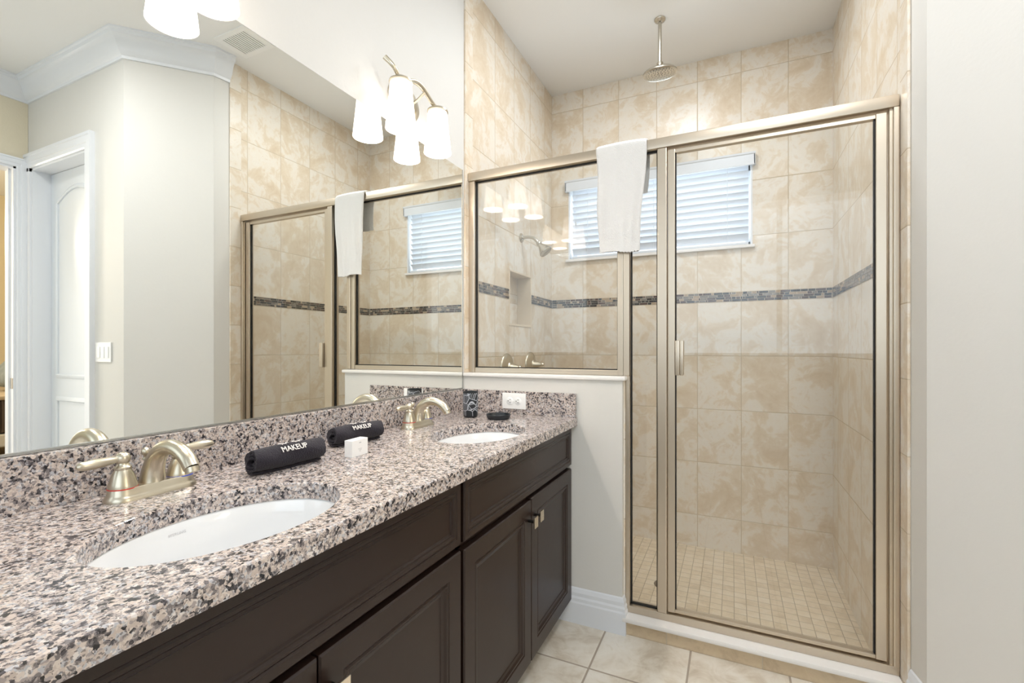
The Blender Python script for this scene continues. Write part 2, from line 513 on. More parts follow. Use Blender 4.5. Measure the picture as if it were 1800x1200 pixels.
# painted walls right of the shower: short return, diagonal, wall with the closet door
b = MB(); b.prism([(1.655, -0.034), (1.668, -0.123), (1.80, -0.123), (1.80, -0.034)], 0, CZ)
struct(b.build('wall_right_return', M['paint']))
b = MB(); b.prism([(1.668, -0.1235), (1.961, -0.445), (2.05, -0.35), (1.80, -0.1235)], 0, CZ)
struct(b.build('wall_right', M['paint']))
DX0, DX1, DZ = 2.36, 3.07, 2.345
b = MB()
b.box(1.961, DX0, -0.445, -0.325, 0, CZ); b.box(DX1, 3.24, -0.445, -0.325, 0, CZ); b.box(DX0, DX1, -0.445, -0.325, DZ, CZ)
b.box(2.2, 3.24, -0.30, -0.28, 0, CZ)
struct(b.build('wall_far', M['paint']))
OY0, OY1 = -1.33, -0.506
b = MB()
b.box(3.12, 3.24, OY1, -0.446, 0, CZ); b.box(3.12, 3.24, -3.75, OY0, 0, CZ); b.box(3.12, 3.24, OY0, OY1, DZ, CZ)
struct(b.build('wall_right_bedroom_side', mat('wall_paint_cream', (222, 213, 190), 0.6, bump=0.25, bscale=90)))
b = MB(); b.box(-0.15, 0.30, -3.75, -3.6, 0, CZ); b.box(2.90, 3.24, -3.75, -3.6, 0, CZ); b.box(0.30, 2.90, -3.75, -3.6, 0, 1.05); b.box(0.30, 2.90, -3.75, -3.6, 2.70, CZ)
struct(b.build('wall_front', M['paint']))
b = MB(); b.box(-0.15, 6.6, -3.75, 2.3, CZ, CZ + 0.1)
struct(b.build('ceiling', M['ceiling']))
b = MB(); b.box(-0.15, 3.18, -3.75, -0.0, -0.12, 0)
b.box(1.76, 3.18, 0.0, 0.2, -0.12, 0)
struct(b.build('floor', M['tile_floor']))
b = MB(); b.box(-0.1, RX + 0.05, 0.10, BACK + 0.02, -0.14, -0.07)
struct(b.build('floor_shower', M['tile_shower_floor']))
# half wall between vanity and shower
PW = 0.745
b = MB(); b.box(-0.004, PW, 0.0, 0.12, 0, 1.02)
struct(b.build('wall_half', M['paint']))
b = MB(); b.box(-0.002, PW + 0.006, 0.12, 0.13, -0.07, 1.02); b.box(PW, PW + 0.006, 0.028, 0.12, 0.0, 1.02)
struct(b.build('wall_half_tiling', M['tile_y']))
b = MB(); b.box(0.001, 0.758, -0.012, 0.142, 1.02, 1.037, 0.006)
struct(b.build('trim_2', M['marble'], smooth=True), 'white marble cap on the half wall')
# bullnose tile strips framing the shower opening
b = MB(); b.box(-0.003, 0.004, 0.009, 0.079, 1.037, CZ, 0.002)
struct(b.build('trim_3', M['tile_trim']))
b = MB(); b.box(RX - 0.004, RX + 0.004, -0.036, 0.036, 0.0, CZ, 0.002)
struct(b.build('trim_4', M['tile_trim']))
# curb
b = MB(); b.box(PW + 0.0065, RX - 0.0045, 0.002, 0.128, -0.07, 0.055)
struct(b.build('trim_5', M['tile_curb']), 'tiled shower curb')
b = MB(); b.box(PW + 0.001, RX - 0.0045, -0.018, 0.145, 0.055, 0.073, 0.006)
struct(b.build('trim_6', M['marble'], smooth=True), 'white marble sill on the shower curb')

# mosaic band: three runs of small glass and stone pieces
def mosaic(b, x0, x1, place):
    rows = 4; h = (BAND[1] - BAND[0]) / rows
    b.mi = 4
    place(b, x0, x1, BAND[0], BAND[1], 0.0015)
    for r in range(rows):
        u = x0 + 0.001
        while u < x1 - 0.004:
            L_ = random.choice([0.012, 0.024, 0.036, 0.05, 0.05, 0.036])
            e = min(u + L_, x1 - 0.001)
            b.mi = random.choices([0, 1, 2, 3], [5, 3, 2, 3])[0]
            place(b, u + 0.0014, e - 0.0014, BAND[0] + r * h + 0.0011, BAND[0] + (r + 1) * h - 0.0011, 0.003)
            u = e
MOS = [M['mos1'], M['mos2'], M['mos3'], M['mos4'], M['mosg']]
b = MB(); mosaic(b, 0.002, RX - 0.002, lambda b, a, c, z0, z1, t: b.box(a, c, BACK - t, BACK, z0, z1))
struct(b.build('trim_7', MOS), 'mosaic border on the back wall')
b = MB()
pl = lambda b, a, c, z0, z1, t: b.box(0, t, a, c, z0, z1)
mosaic(b, 0.08, ny0 - 0.005, pl); mosaic(b, ny1 + 0.005, BACK - 0.003, pl)
struct(b.build('trim_8', MOS), 'mosaic border on the left shower wall')
b = MB(); mosaic(b, 0.09, BACK - 0.003, lambda b, a, c, z0, z1, t: b.box(RX - t, RX, a, c, z0, z1))
struct(b.build('trim_9', MOS), 'mosaic border on the right shower wall')

# crown moulding and baseboards
crown = [(0, -0.135), (0.010, -0.135), (0.013, -0.120), (0.022, -0.114), (0.036, -0.095), (0.052, -0.055), (0.066, -0.036), (0.076, -0.03), (0.080, -0.014), (0.088, -0.010), (0.088, 0), (0, 0)]
b = MB(); b.sweep([(1.655, -0.036, CZ), (1.668, -0.123, CZ), (1.961, -0.445, CZ), (3.12, -0.445, CZ), (3.12, -3.6, CZ), (0.0, -3.6, CZ)], (0, 0, 1), crown, side=-1)
struct(b.build('trim_10', M['trim'], smooth=True, angle=25), 'white crown moulding')
base = [(0, 0), (0.016, 0), (0.016, 0.085), (0.013, 0.092), (0.013, 0.104), (0.009, 0.112), (0.009, 0.126), (0.004, 0.140), (0, 0.145)]
b = MB(); b.sweep([(0.02, 0, 0), (PW, 0, 0), (PW, 0.03, 0)], (0, 0, 1), base, side=-1)
struct(b.build('baseboard_half_wall', M['trim']))
b = MB(); b.sweep([(1.655, -0.037, 0), (1.668, -0.123, 0), (1.961, -0.445, 0), (2.262, -0.441, 0)], (0, 0, 1), base, side=-1)
struct(b.build('baseboard_right', M['trim']))
b = MB(); b.sweep([(3.12, -1.46, 0), (3.12, -3.6, 0), (0.6, -3.6, 0)], (0, 0, 1), base, side=-1)
struct(b.build('baseboard_front', M['trim']))

# door casings and doors (seen in the mirror)
cas = [(0, 0), (0, 0.012), (0.008, 0.016), (0.03, 0.016), (0.034, 0.020), (0.07, 0.022), (0.074, 0.027), (0.09, 0.027), (0.09, 0)]
casn = [(0, 0), (0, 0.012), (0.008, 0.016), (0.03, 0.016), (0.034, 0.020), (0.045, 0.022), (0.045, 0)]
d1 = MB()
d1.sweep([(DX0, -0.445, 0), (DX0, -0.445, DZ), (DX1, -0.445, DZ), (DX1 , -0.445, DZ - 0.02)], (0, -1, 0), cas, side=1)
d1.sweep([(DX1, -0.445, DZ), (DX1, -0.445, 0)], (0, -1, 0), casn, side=1)
d1.box(DX0 - 0.0, DX0 + 0.012, -0.446, -0.325, 0, DZ); d1.box(DX1 - 0.012, DX1, -0.446, -0.325, 0, DZ); d1.box(DX0, DX1, -0.446, -0.325, DZ - 0.012, DZ)
door1 = struct(d1.build('door_1', M['trim']), 'cased closet door in the wall by the light switches')
b = MB(); b.box(DX0 + 0.013, DX1 - 0.013, -0.352, -0.318, 0.01, DZ - 0.014, 0.002)
slab = b.build('door_slab', M['door'], door1)
b = MB()
px0, px1 = DX0 + 0.12, DX1 - 0.12
mould = [(0, -0.002), (0, 0.008), (0.006, 0.014), (0.014, 0.012), (0.030, 0.002), (0.030, -0.002)]
arch = [(px1, -0.352, 0.98), (px0, -0.352, 0.98), (px0, -0.352, 2.12)]
for k in range(1, 12):
    t = k / 12
    arch.append((px0 + (px1 - px0) * t, -0.352, 2.12 + 0.075 * math.sin(PI * t)))
arch.append((px1, -0.352, 2.12))
b.sweep(arch, (0, -1, 0), mould, closed=True)
b.sweep([(px1, -0.352, 0.22), (px0, -0.352, 0.22), (px0, -0.352, 0.80), (px1, -0.352, 0.80)], (0, -1, 0), mould, closed=True)
b.build('door_panel_moulding', M['door'], slab, smooth=True)
d2 = MB()
d2.sweep([(3.12, OY1, 0), (3.12, OY1, DZ), (3.12, OY0, DZ), (3.12, OY0, 0)], (-1, 0, 0), [(a * 0.64, c) for a, c in cas], side=1)
d2.box(3.119, 3.241, OY1 - 0.012, OY1, 0, DZ); d2.box(3.119, 3.241, OY0, OY0 + 0.012, 0, DZ); d2.box(3.119, 3.241, OY0, OY1, DZ - 0.012, DZ)
d2.box(3.165, 3.178, OY1 - 0.022, OY1 - 0.012, 0, DZ)
door2 = struct(d2.build('door_2', M['trim']), 'cased opening to the bedroom')
b = MB(); b.box(3.122, 3.16, OY1 - 0.014, OY1 - 0.0118, 0.885, 0.955, 0.0005)
b.build('strike_plate', M['steel'], door2)

# ---------------------------------------------------------------- window in the shower
b = MB()
fw = 0.035
b.box(wx0, wx1, BACK + 0.085, BACK + 0.125, wz0, wz0 + fw); b.box(wx0, wx1, BACK + 0.085, BACK + 0.125, wz1 - fw, wz1)
b.box(wx0, wx0 + fw, BACK + 0.085, BACK + 0.125, wz0, wz1); b.box(wx1 - fw, wx1, BACK + 0.085, BACK + 0.125, wz0, wz1)
b.box(wx0 - 0.002, wx0 + 0.008, BACK - 0.003, BACK + 0.14, wz0, wz1); b.box(wx1 - 0.008, wx1 + 0.002, BACK - 0.003, BACK + 0.14, wz0, wz1)
win1 = struct(b.build('window_1', M['trim']))
b = MB(); b.box(wx0 + fw, wx1 - fw, BACK + 0.10, BACK + 0.106, wz0 + fw, wz1 - fw); b.build('pane', M['pane'], win1)
b = MB(); b.box(wx0 - 0.018, wx1 + 0.014, BACK - 0.022, BACK + 0.14, wz0 - 0.018, wz0, 0.004); b.build('window_sill', M['marble'], win1)
b = MB()
b.box(0.30, 2.90, -3.70, -3.66, 1.05, 1.10); b.box(0.30, 2.90, -3.70, -3.66, 2.65, 2.70)
for x in (0.30, 1.575, 2.85): b.box(x, x + 0.05, -3.70, -3.66, 1.10, 2.65)
added_win = struct(b.build('added_rear_window', M['trim']))  # unseen window, added to frame the fill from behind the camera
b = MB(); b.box(0.35, 2.85, -3.683, -3.677, 1.10, 2.65); b.build('pane', M['pane'], added_win)
fl = thing('added_ceiling_light', 'added round flush ceiling light, an unseen fill source over the vanity aisle', 'ceiling light', (1.62, -1.25, CZ))  # unseen fitting, added to house the ceiling fill
b = MB(); b.lathe([(0.17, 0), (0.17, -0.02), (0.16, -0.025), (0.0001, -0.025)], 40); b.build('base', M['plastic'], fl, smooth=True)
b = MB(); b.lathe([(0.155, -0.025), (0.152, -0.045), (0.12, -0.058), (0.0001, -0.06)], 40); b.build('diffuser', emit_mat('lit_diffuser', (1.0, 0.96, 0.9), 3.0), fl, smooth=True)

bl = thing('window_blind', 'white horizontal slat blind with valance in the small shower window', 'blind', (0.689, BACK, wz1))
b = MB(); b.box(0.106, 1.270, BACK - 0.034, BACK - 0.022, 2.222, 2.296, 0.003)
b.box(0.106, 0.116, BACK - 0.034, BACK - 0.001, 2.222, 2.296, 0.002); b.box(1.260, 1.270, BACK - 0.034, BACK - 0.001, 2.222, 2.296, 0.002)
b.sweep([(0.106, BACK - 0.034, 2.296), (1.27, BACK - 0.034, 2.296)], (0, 0, 1), [(0, 0), (0.006, 0), (0.004, -0.01), (0, -0.014)], side=-1)
b.build('valance', M['blind'], bl, world=True)
b = MB()
yb = BACK + 0.034
for k in range(11):
    z = 2.232 - k * 0.0415
    a = math.radians(52)
    hw = 0.025
    # curved slat, room-side edge raised
    sec = []
    for j in range(5):
        t = -1 + j * 0.5
        bow = 0.003 * (1 - t * t)
        sec.append((-t * hw * math.cos(a) + bow * math.sin(a), t * hw * math.sin(a) + bow * math.cos(a)))
    th_ = 0.0026
    ring = [(y, zz) for y, zz in sec] + [(y - th_ * math.sin(a), zz - th_ * math.cos(a)) for y, zz in reversed(sec)]
    b.loops([[Vector((x, yb + y, z + zz)) for y, zz in ring] for x in (0.143, 1.235)])
b.build('slats', M['blind'], bl, world=True, smooth=True)
b = MB(); b.box(0.143, 1.235, yb - 0.02, yb + 0.02, 1.768, 1.784, 0.003); b.build('bottom_rail', M['blind'], bl, world=True)
for x in (0.255, 0.69, 1.12):
    b = MB(); b.tube([(x, yb - 0.024, 2.25), (x, yb - 0.024, 1.785)], 0.0012, 6); b.tube([(x, yb + 0.024, 2.25), (x, yb + 0.024, 1.785)], 0.0012, 6)
    b.build('ladder_cord', M['blind'], bl, world=True)
b = MB(); b.tube([(0.175, yb - 0.03, 2.25), (0.175, yb - 0.03, 2.02)], 0.001, 6); b.lathe([(0.001, 0.022), (0.006, 0.015), (0.007, 0.0), (0.004, -0.004)], 12, Matrix.Translation((0.175, yb - 0.03, 2.0)))
b.build('pull_cord', M['blind'], bl, world=True)

# ---------------------------------------------------------------- mirror
mir = thing('wall_mirror', 'large frameless wall mirror above the double vanity', 'mirror', (0, -0.95, 0.963))
b = MB(); b.box(-0.0035, 0.0, -1.93, -0.012, 0.966, 1.989); b.build('mirror_glass', M['mirror'], mir, world=True)
b = MB(); b.box(-0.004, 0.004, -1.93, -0.012, 0.9615, 0.9665, 0.0005); b.build('bottom_channel', M['mirror_edge'], mir, world=True)
b = MB(); b.box(-0.0035, 0.001, -0.012, -0.0095, 0.966, 1.989); b.build('bevelled_edge', M['mirror_edge'], mir, world=True)

# ---------------------------------------------------------------- vanity cabinets
FX = 0.534   # face of the doors
def panel_bm(y0, y1, z0, z1, prof, thick=0.02):
    """front panel facing +x made of nested rectangles: prof = [(inset, depth)]"""
    b = MB()
    rings = [[Vector((FX - thick, y0, z0)), Vector((FX - thick, y1, z0)), Vector((FX - thick, y1, z1)), Vector((FX - thick, y0, z1))]]
    for i, d in prof:
        rings.append([Vector((FX + d, y0 + i, z0 + i)), Vector((FX + d, y1 - i, z0 + i)), Vector((FX + d, y1 - i, z1 - i)), Vector((FX + d, y0 + i, z1 - i))])
    b.loops(rings)
    return b
doorp = [(0, -0.004), (0.003, 0.0), (0.052, 0.0), (0.056, -0.003), (0.060, -0.001), (0.064, -0.001), (0.070, -0.006), (0.078, -0.008), (0.080, -0.010)]
drawp = [(0, -0.004), (0.003, 0.0), (0.018, 0.0), (0.021, -0.003), (0.024, -0.001), (0.029, -0.001), (0.033, -0.005), (0.038, -0.004), (0.041, -0.008)]
def knob(y, z, parent):
    k = MB()
    k.tube([(FX - 0.001, y, z), (FX + 0.026, y, z)], 0.005, 12)
    ko = k.build('knob', M['brown'], parent, world=True, smooth=True)
    p = MB(); p.box(FX + 0.024, FX + 0.030, y - 0.014, y + 0.014, z - 0.018, z + 0.018, 0.001)
    p.mi = 0
    o = p.build('knob_plate', M['knob'], parent, world=True)
def cabinet(y0, y1, label, dz=0.0):
    c = thing('vanity_cabinet', label, 'cabinet', (0.26, (y0 + y1) / 2, 0), group='dark vanity cabinets under the granite')
    b = MB()
    b.box(0.0, FX - 0.021, y0, y0 + 0.016, 0.09, 0.8255); b.box(0.0, FX - 0.021, y1 - 0.016, y1, 0.09, 0.8255)
    b.box(0.0, FX - 0.021, y0, y1, 0.09, 0.108); b.box(0.0, 0.012, y0, y1, 0.108, 0.8255)
    b.box(0.42, 0.44, y0, y1, 0.0, 0.09); b.box(0.0, 0.02, y0, y1, 0.0, 0.09); b.box(0.02, 0.42, y0, y0 + 0.016, 0, 0.09); b.box(0.02, 0.42, y1 - 0.016, y1, 0, 0.09)
    b.box(FX - 0.04, FX - 0.021, y0, y1, 0.60, 0.70); b.box(FX - 0.026, FX - 0.021, y0, y1, 0.79, 0.8255)
    b.box(FX - 0.04, FX - 0.021, (y0 + y1) / 2 - 0.03, (y0 + y1) / 2 + 0.03, 0.10, 0.60)
    b.build('body', [M['wood'], M['wood_in']], c, world=True)
    g = 0.004
    panel_bm(y0 + g, y1 - g, 0.660, 0.818, drawp).build('false_drawer_front', M['wood'], c, world=True)
    ym = (y0 + y1) / 2
    o = panel_bm(y0 + g, ym - 0.002, 0.094, 0.645 - dz, doorp).build('door', M['wood'], c, world=True)
    knob(ym - 0.026, 0.583 - dz, o)
    o = panel_bm(ym + 0.002, y1 - g, 0.094, 0.645, doorp).build('door', M['wood'], c, world=True)
    knob(ym + 0.026, 0.583, o)
    return c
cabinet(-0.885, -0.006, 'dark espresso vanity cabinet against the half wall, both its doors in full view', 0.005)
cabinet(-1.79, -0.893, 'dark espresso vanity cabinet nearest the viewer, cut off by the bottom of the photo', 0.0)

# ---------------------------------------------------------------- countertop with two oval cut-outs
S1 = (0.355, -1.37); S2 = (0.355, -0.48); AX, AY = 0.145, 0.205
top = thing('granite_countertop', 'speckled granite vanity countertop with backsplash and two oval sink cut-outs', 'countertop', (0.28, -0.9, 0.826))
b = MB()
def ell(cx_, cy_, ax, ay, z, n=64):
    return [Vector((cx_ + ax * math.cos(2 * PI * k / n), cy_ + ay * math.sin(2 * PI * k / n), z)) for k in range(n)]
def rect(x0, x1, y0, y1, z): return [Vector((x0, y0, z)), Vector((x1, y0, z)), Vector((x1, y1, z)), Vector((x0, y1, z))]
X0, X1, Y0_, Y1_ = 0.001, 0.556, -1.80, -0.001
stack = []
outer = [(0.0, 0.8265), (0.0, 0.8575), (0.0012, 0.860), (0.0035, CT)]
rings_o = [[b.bm.verts.new(p) for p in rect(X0, X1 - i, Y0_ + i, Y1_, z)] for i, z in outer]
holes = []
for sx, sy in (S1, S2):
    holes.append([[b.bm.verts.new(p) for p in ell(sx, sy, AX + i, AY + i, z)] for i, z in ((0, 0.8265), (0, 0.8575), (0.001, 0.860), (0.003, CT))])
for ring in [rings_o] + holes:
    for a, c in zip(ring[:-1], ring[1:]):
        n = len(a)
        for j in range(n): b.face([a[j], a[(j + 1) % n], c[(j + 1) % n], c[j]])
def fill(rs):
    es = []
    for r in rs:
        for j in range(len(r)):
            e = b.bm.edges.get((r[j], r[(j + 1) % len(r)])) or b.bm.edges.new((r[j], r[(j + 1) % len(r)]))
            es.append(e)
    bmesh.ops.triangle_fill(b.bm, use_beauty=True, use_dissolve=False, edges=es)
fill([rings_o[-1], holes[0][-1], holes[1][-1]]); fill([rings_o[0], holes[0][0], holes[1][0]])
b.build('counter_slab', M['granite'], top, world=True)
b = MB(); b.box(0.001, 0.020, -1.80, -0.021, CT, 0.9610, 0.0015); b.build('back_splash', M['granite'], top, world=True)
b = MB(); b.box(0.001, 0.553, -0.0205, -0.001, CT, 0.9610, 0.0015); b.build('side_splash', M['granite'], top, world=True)

def sink(cx_, cy_, label):
    s = thing('sink', label, 'sink', (cx_, cy_, 0.66), group='white undermount sinks')
    b = MB()
    prof = [(1.10, 0.826), (1.10, 0.818), (1.03, 0.81), (0.99, 0.77), (0.86, 0.70), (0.60, 0.665), (0.25, 0.66), (0.07, 0.66)]
    inn = [(0.07, 0.668), (0.25, 0.669), (0.58, 0.675), (0.80, 0.70), (0.93, 0.74), (0.985, 0.79), (1.0, 0.822), (1.02, 0.8262)]
    rings = [[Vector((AX * f * math.cos(a) - 0, AY * f * math.sin(a), z - 0.66)) for a in [2 * PI * k / 64 for k in range(64)]] for f, z in prof + inn]
    b.loops(rings, ring_closed=True)
    b.build('basin', M['porcelain'], s, smooth=True)
    b = MB(); b.lathe([(0.022, 0.008), (0.022, 0.0105), (0.018, 0.012), (0.012, 0.013), (0.0001, 0.0135)], 24)
    b.build('drain', M['nickel'], s, smooth=True)
    t = text_bm('STERLING', 0.013, 0.0001)
    # printed on the back slope of the basin, just under the rim
    for v in t.bm.verts:
        y, z = v.co.x * 0.55 - 0.008, 0.146 + v.co.y * 0.55
        f = 1.0
        for (f0, z0), (f1, z1) in zip(inn[:-1], inn[1:]):
            if z0 - 0.66 <= z <= z1 - 0.66: f = f0 + (f1 - f0) * (z + 0.66 - z0) / (z1 - z0)
        v.co = Vector((-AX * f * math.sqrt(1 - (y / (AY * f)) ** 2) + 0.0006 + v.co.z, y, z))
    t.build('maker_mark', mat('faint_grey_print', (205, 205, 208), 0.5), s)
    return s
sink(S1[0], S1[1], 'white oval undermount sink nearest the viewer, left of the rolled towels')
sink(S2[0], S2[1], 'white oval undermount sink at the far end, by the soap dish and outlet')

# ---------------------------------------------------------------- faucets
def faucet(x, y, label, group='brushed nickel faucets'):
    f = thing('faucet', label, 'faucet', (x, y, CT), group=group)
    b = MB()
    def stad(hl, hw, z, n=16):
        pts = []
        for k in range(n + 1):
            a = -PI / 2 + PI * k / n - PI / 2 + PI / 2
            pts.append(Vector((hw * math.cos(PI * k / n), hl + hw * math.sin(PI * k / n), z)))
        for k in range(n + 1):
            pts.append(Vector((-hw * math.cos(PI * k / n), -hl - hw * math.sin(PI * k / n), z)))
        return pts
    b.loops([stad(0.051, 0.030, 0.0), stad(0.051, 0.030, 0.004), stad(0.051, 0.027, 0.009), stad(0.051, 0.0245, 0.013), stad(0.051, 0.0235, 0.022), stad(0.051, 0.022, 0.024)])
    b.build('base_plate', M['nickel'], f, smooth=True)
    # spout
    b = MB()
    path = [(0, 0, 0.018), (0.001, 0, 0.036), (0.006, 0, 0.056), (0.018, 0, 0.076), (0.038, 0, 0.091), (0.064, 0, 0.097), (0.092, 0, 0.092), (0.115, 0, 0.079), (0.129, 0, 0.063)]
    rad = [0.024, 0.021, 0.0185, 0.0168, 0.0155, 0.0147, 0.0143, 0.0143, 0.0143]
    b.tube(smooth_path(path, 5), lerp_list(rad, 5), 22, up=(1, 0, 0))
    b.tube([(0.1285, 0, 0.064), (0.132, 0, 0.055)], 0.012, 18, up=(1, 0, 0))
    b.build('spout', M['nickel'], f, smooth=True)
    b = MB(); b.tube([(-0.024, 0, 0.018), (-0.024, 0, 0.066)], 0.0028, 10); b.lathe([(0.003, 0), (0.007, 0.003), (0.0035, 0.007), (0.0035, 0.009), (0.0075, 0.014), (0.008, 0.019), (0.005, 0.025), (0.0005, 0.027)], 16, Matrix.Translation((-0.024, 0, 0.062)))
    b.build('lift_rod', M['nickel'], f, smooth=True)
    for sgn, ring in ((-1, 'red'), (1, 'blue')):
        T = Matrix.Translation((0, 0.051 * sgn, 0))
        b = MB()
        b.lathe([(0.0235, 0.0235), (0.0235, 0.029), (0.022, 0.033), (0.0200, 0.041), (0.0165, 0.051), (0.0130, 0.058), (0.0140, 0.060), (0.0140, 0.063), (0.0110, 0.066), (0.0088, 0.071), (0.0088, 0.074)], 26, T)
        h = b.build('handle', M['nickel'], f, smooth=True)
        b = MB(); b.lathe([(0.024, 0.0225), (0.0243, 0.0235), (0.024, 0.0245)], 26, T)
        o = b.build('colour_ring', M[ring], h, smooth=True); o['label'] = ring + ' ring'
        b = MB()
        c0 = Vector((0, 0.051 * sgn, 0.079))
        bmesh.ops.create_icosphere(b.bm, subdivisions=3, radius=0.0125, matrix=Matrix.Translation(c0))
        dr = Vector((0.012, 0.9986 * sgn, -0.03)).normalized()
        b.tube([c0 + dr * d for d in (0.008, 0.012, 0.02, 0.032, 0.046, 0.058, 0.064, 0.068, 0.071)], [0.0065, 0.0062, 0.0072, 0.0088, 0.0096, 0.0088, 0.0078, 0.0062, 0.003], 16)
        b.build('lever', M['nickel'], h, smooth=True)
    return f
faucet(0.088, -1.355, 'brushed nickel two-handle faucet behind the nearest sink')
faucet(0.088, -0.475, 'brushed nickel two-handle faucet behind the far sink')

# ---------------------------------------------------------------- vanity lights
def vanity_light(yc, label):
    f = thing('vanity_light', label, 'wall light', (-0.004, yc, 2.10), group='two-light wall fixtures above the mirror')
    Rm = Matrix.Rotation(PI / 2, 4, 'Y')
    b = MB(); b.lathe([(0.070, 0.0), (0.070, 0.006), (0.066, 0.012), (0.045, 0.020), (0.012, 0.024), (0.0001, 0.0245)], 40, Rm, sy=1.3)
    b.build('back_plate', M['nickel'], f, smooth=True)
    b = MB(); b.tube([(0.02, 0.025, 0.0), (0.05, 0.025, 0.012), (0.083, 0.025, 0.034)], 0.005, 12); b.build('stem', M['nickel'], f, smooth=True)
    b = MB()
    pts = [(-0.178, 0.062), (-0.155, 0.036), (-0.128, 0.018), (-0.10, 0.016), (-0.07, 0.028), (-0.035, 0.044), (0.0, 0.048), (0.035, 0.038), (0.07, 0.022), (0.105, 0.012), (0.135, 0.018), (0.165, 0.040)]
    pth = smooth_path([(0.080 - 0.02 * (1 if i == 0 else 0), p[0], p[1]) for i, p in enumerate(pts)], 5)
    b.tube(pth, lerp_list([0.010, 0.0085, 0.0075, 0.0075, 0.008, 0.009, 0.0095, 0.009, 0.0085, 0.0075, 0.0065, 0.002], 5), 12, sq=0.6, up=(0, 0, 1))
    b.build('arm', M['nickel'], f, smooth=True)
    for dy in (-0.115, 0.115):
        T = Vector((0.080, dy, 0.008))
        b = MB(); b.lathe([(0.010, 0.006), (0.030, 0.004), (0.041, -0.004), (0.042, -0.010), (0.038, -0.012), (0.0001, -0.012)], 32)
        b.build('shade_cap', M['nickel'], f, smooth=True, loc=T)
        b = MB()
        o_ = [(0.0375, -0.008), (0.0395, -0.02), (0.0425, -0.06), (0.0475, -0.11), (0.0535, -0.165), (0.0545, -0.175)]
        i_ = [(0.0525, -0.175), (0.0515, -0.165), (0.0455, -0.11), (0.0405, -0.06), (0.0375, -0.02), (0.035, -0.010)]
        rings = [[Vector((r * math.cos(a), r * math.sin(a), z)) for a in [2 * PI * k / 36 for k in range(36)]] for r, z in o_ + i_]
        b.loops(rings, ring_closed=True)
        sh = b.build('lamp_shade', M['shade'], f, smooth=True, loc=T)
        b = MB(); b.lathe([(0.010, -0.012), (0.012, -0.04), (0.014, -0.05), (0.026, -0.075), (0.030, -0.095), (0.026, -0.115), (0.012, -0.126), (0.0001, -0.128)], 20)
        b.build('bulb', M['bulb'], sh, smooth=True)
        p = point('bulb_glow', (0.076, yc + dy, 1.975), 3.4, (1.0, 0.945, 0.88), 0.02)
    return f
vanity_light(-0.443, 'two-shade brushed nickel wall light above the mirror beside the shower')
vanity_light(-1.343, 'two-shade wall light above the mirror, cut off by the top of the photo')

# ---------------------------------------------------------------- shower enclosure
G = 0.060
enc = thing('shower_enclosure', 'champagne metal framed glass shower enclosure with hinged door', 'shower enclosure', (1.2, G, 0.073))
HB, HT = 1.947, 1.988
b = MB()
b.box(0.004, RX - 0.005, G - 0.03, G + 0.03, HB, HT, 0.005)
b.build('header', M['frame'], enc, world=True, smooth=True)
b = MB(); b.box(0.005, 0.036, G - 0.022, G + 0.022, 1.038, HB, 0.002); b.build('wall_jamb', M['frame'], enc, world=True)
b = MB(); b.box(0.036, 0.716, G - 0.018, G + 0.018, 1.038, 1.060, 0.002); b.build('panel_sill', M['frame'], enc, world=True)
b = MB(); b.box(0.716, 0.740, G - 0.022, G + 0.022, 1.038, HB, 0.003); b.box(0.741, 0.766, G - 0.026, G + 0.026, 1.038, HB, 0.003)
b.box(0.752, 0.768, G - 0.03, G + 0.026, 0.10, 1.0375, 0.002)
b.build('corner_post', M['frame'], enc, world=True)
b = MB(); b.box(0.753, RX - 0.005, G - 0.028, G + 0.028, 0.0735, 0.101, 0.002); b.build('bottom_track', M['frame'], enc, world=True)
b = MB(); b.box(0.876, 0.912, G - 0.026, G + 0.026, 0.101, HB, 0.003); b.build('strike_jamb', M['frame'], enc, world=True)
b = MB(); b.box(1.620, 1.634, G - 0.018, G + 0.018, 0.101, HB); b.box(1.628, RX - 0.0045, G - 0.03, G + 0.026, 0.101, HB, 0.004); b.build('hinge_jamb', M['frame'], enc, world=True)
def glass_panel(x0, x1, z0, z1, parent):
    b = MB(); b.box(x0, x1, G - 0.003, G + 0.003, z0, z1); g = b.build('glass_panel', M['glass'], parent, world=True)
    return g
def gasket(x0, x1, z0, z1, parent, w=0.004, sides='lrtb'):
    b = MB()
    if 'l' in sides: b.box(x0, x0 + w, G - 0.006, G + 0.006, z0, z1)
    if 'r' in sides: b.box(x1 - w, x1, G - 0.006, G + 0.006, z0, z1)
    if 't' in sides: b.box(x0, x1, G - 0.006, G + 0.006, z1 - w, z1)
    if 'b' in sides: b.box(x0, x1, G - 0.006, G + 0.006, z0, z0 + w)
    b.build('gasket', M['gasket'], parent, world=True)
glass_panel(0.036, 0.716, 1.060, HB, enc); gasket(0.036, 0.716, 1.060, HB, enc)
glass_panel(0.768, 0.876, 0.101, HB, enc); gasket(0.768, 0.876, 0.101, HB, enc, 0.005)
b = MB(); b.box(0.915, 0.942, G - 0.016, G + 0.016, 0.106, HB - 0.008, 0.002); b.box(1.584, 1.614, G - 0.016, G + 0.016, 0.106, HB - 0.008, 0.002)
b.box(0.942, 1.584, G - 0.012, G + 0.012, HB - 0.022, HB - 0.008, 0.001); b.box(0.942, 1.584, G - 0.012, G + 0.012, 0.106, 0.118, 0.001)
dr = b.build('door', M['frame'], enc, world=True)
g = glass_panel(0.942, 1.584, 0.118, HB - 0.022, dr)
gasket(0.942, 1.584, 0.118, HB - 0.022, dr, 0.004, 'lr')
b = MB(); b.box(0.9445, 0.960, G - 0.030, G - 0.010, 1.045, 1.182, 0.003); b.box(0.960, 0.974, G - 0.026, G - 0.012, 1.045, 1.182, 0.003)
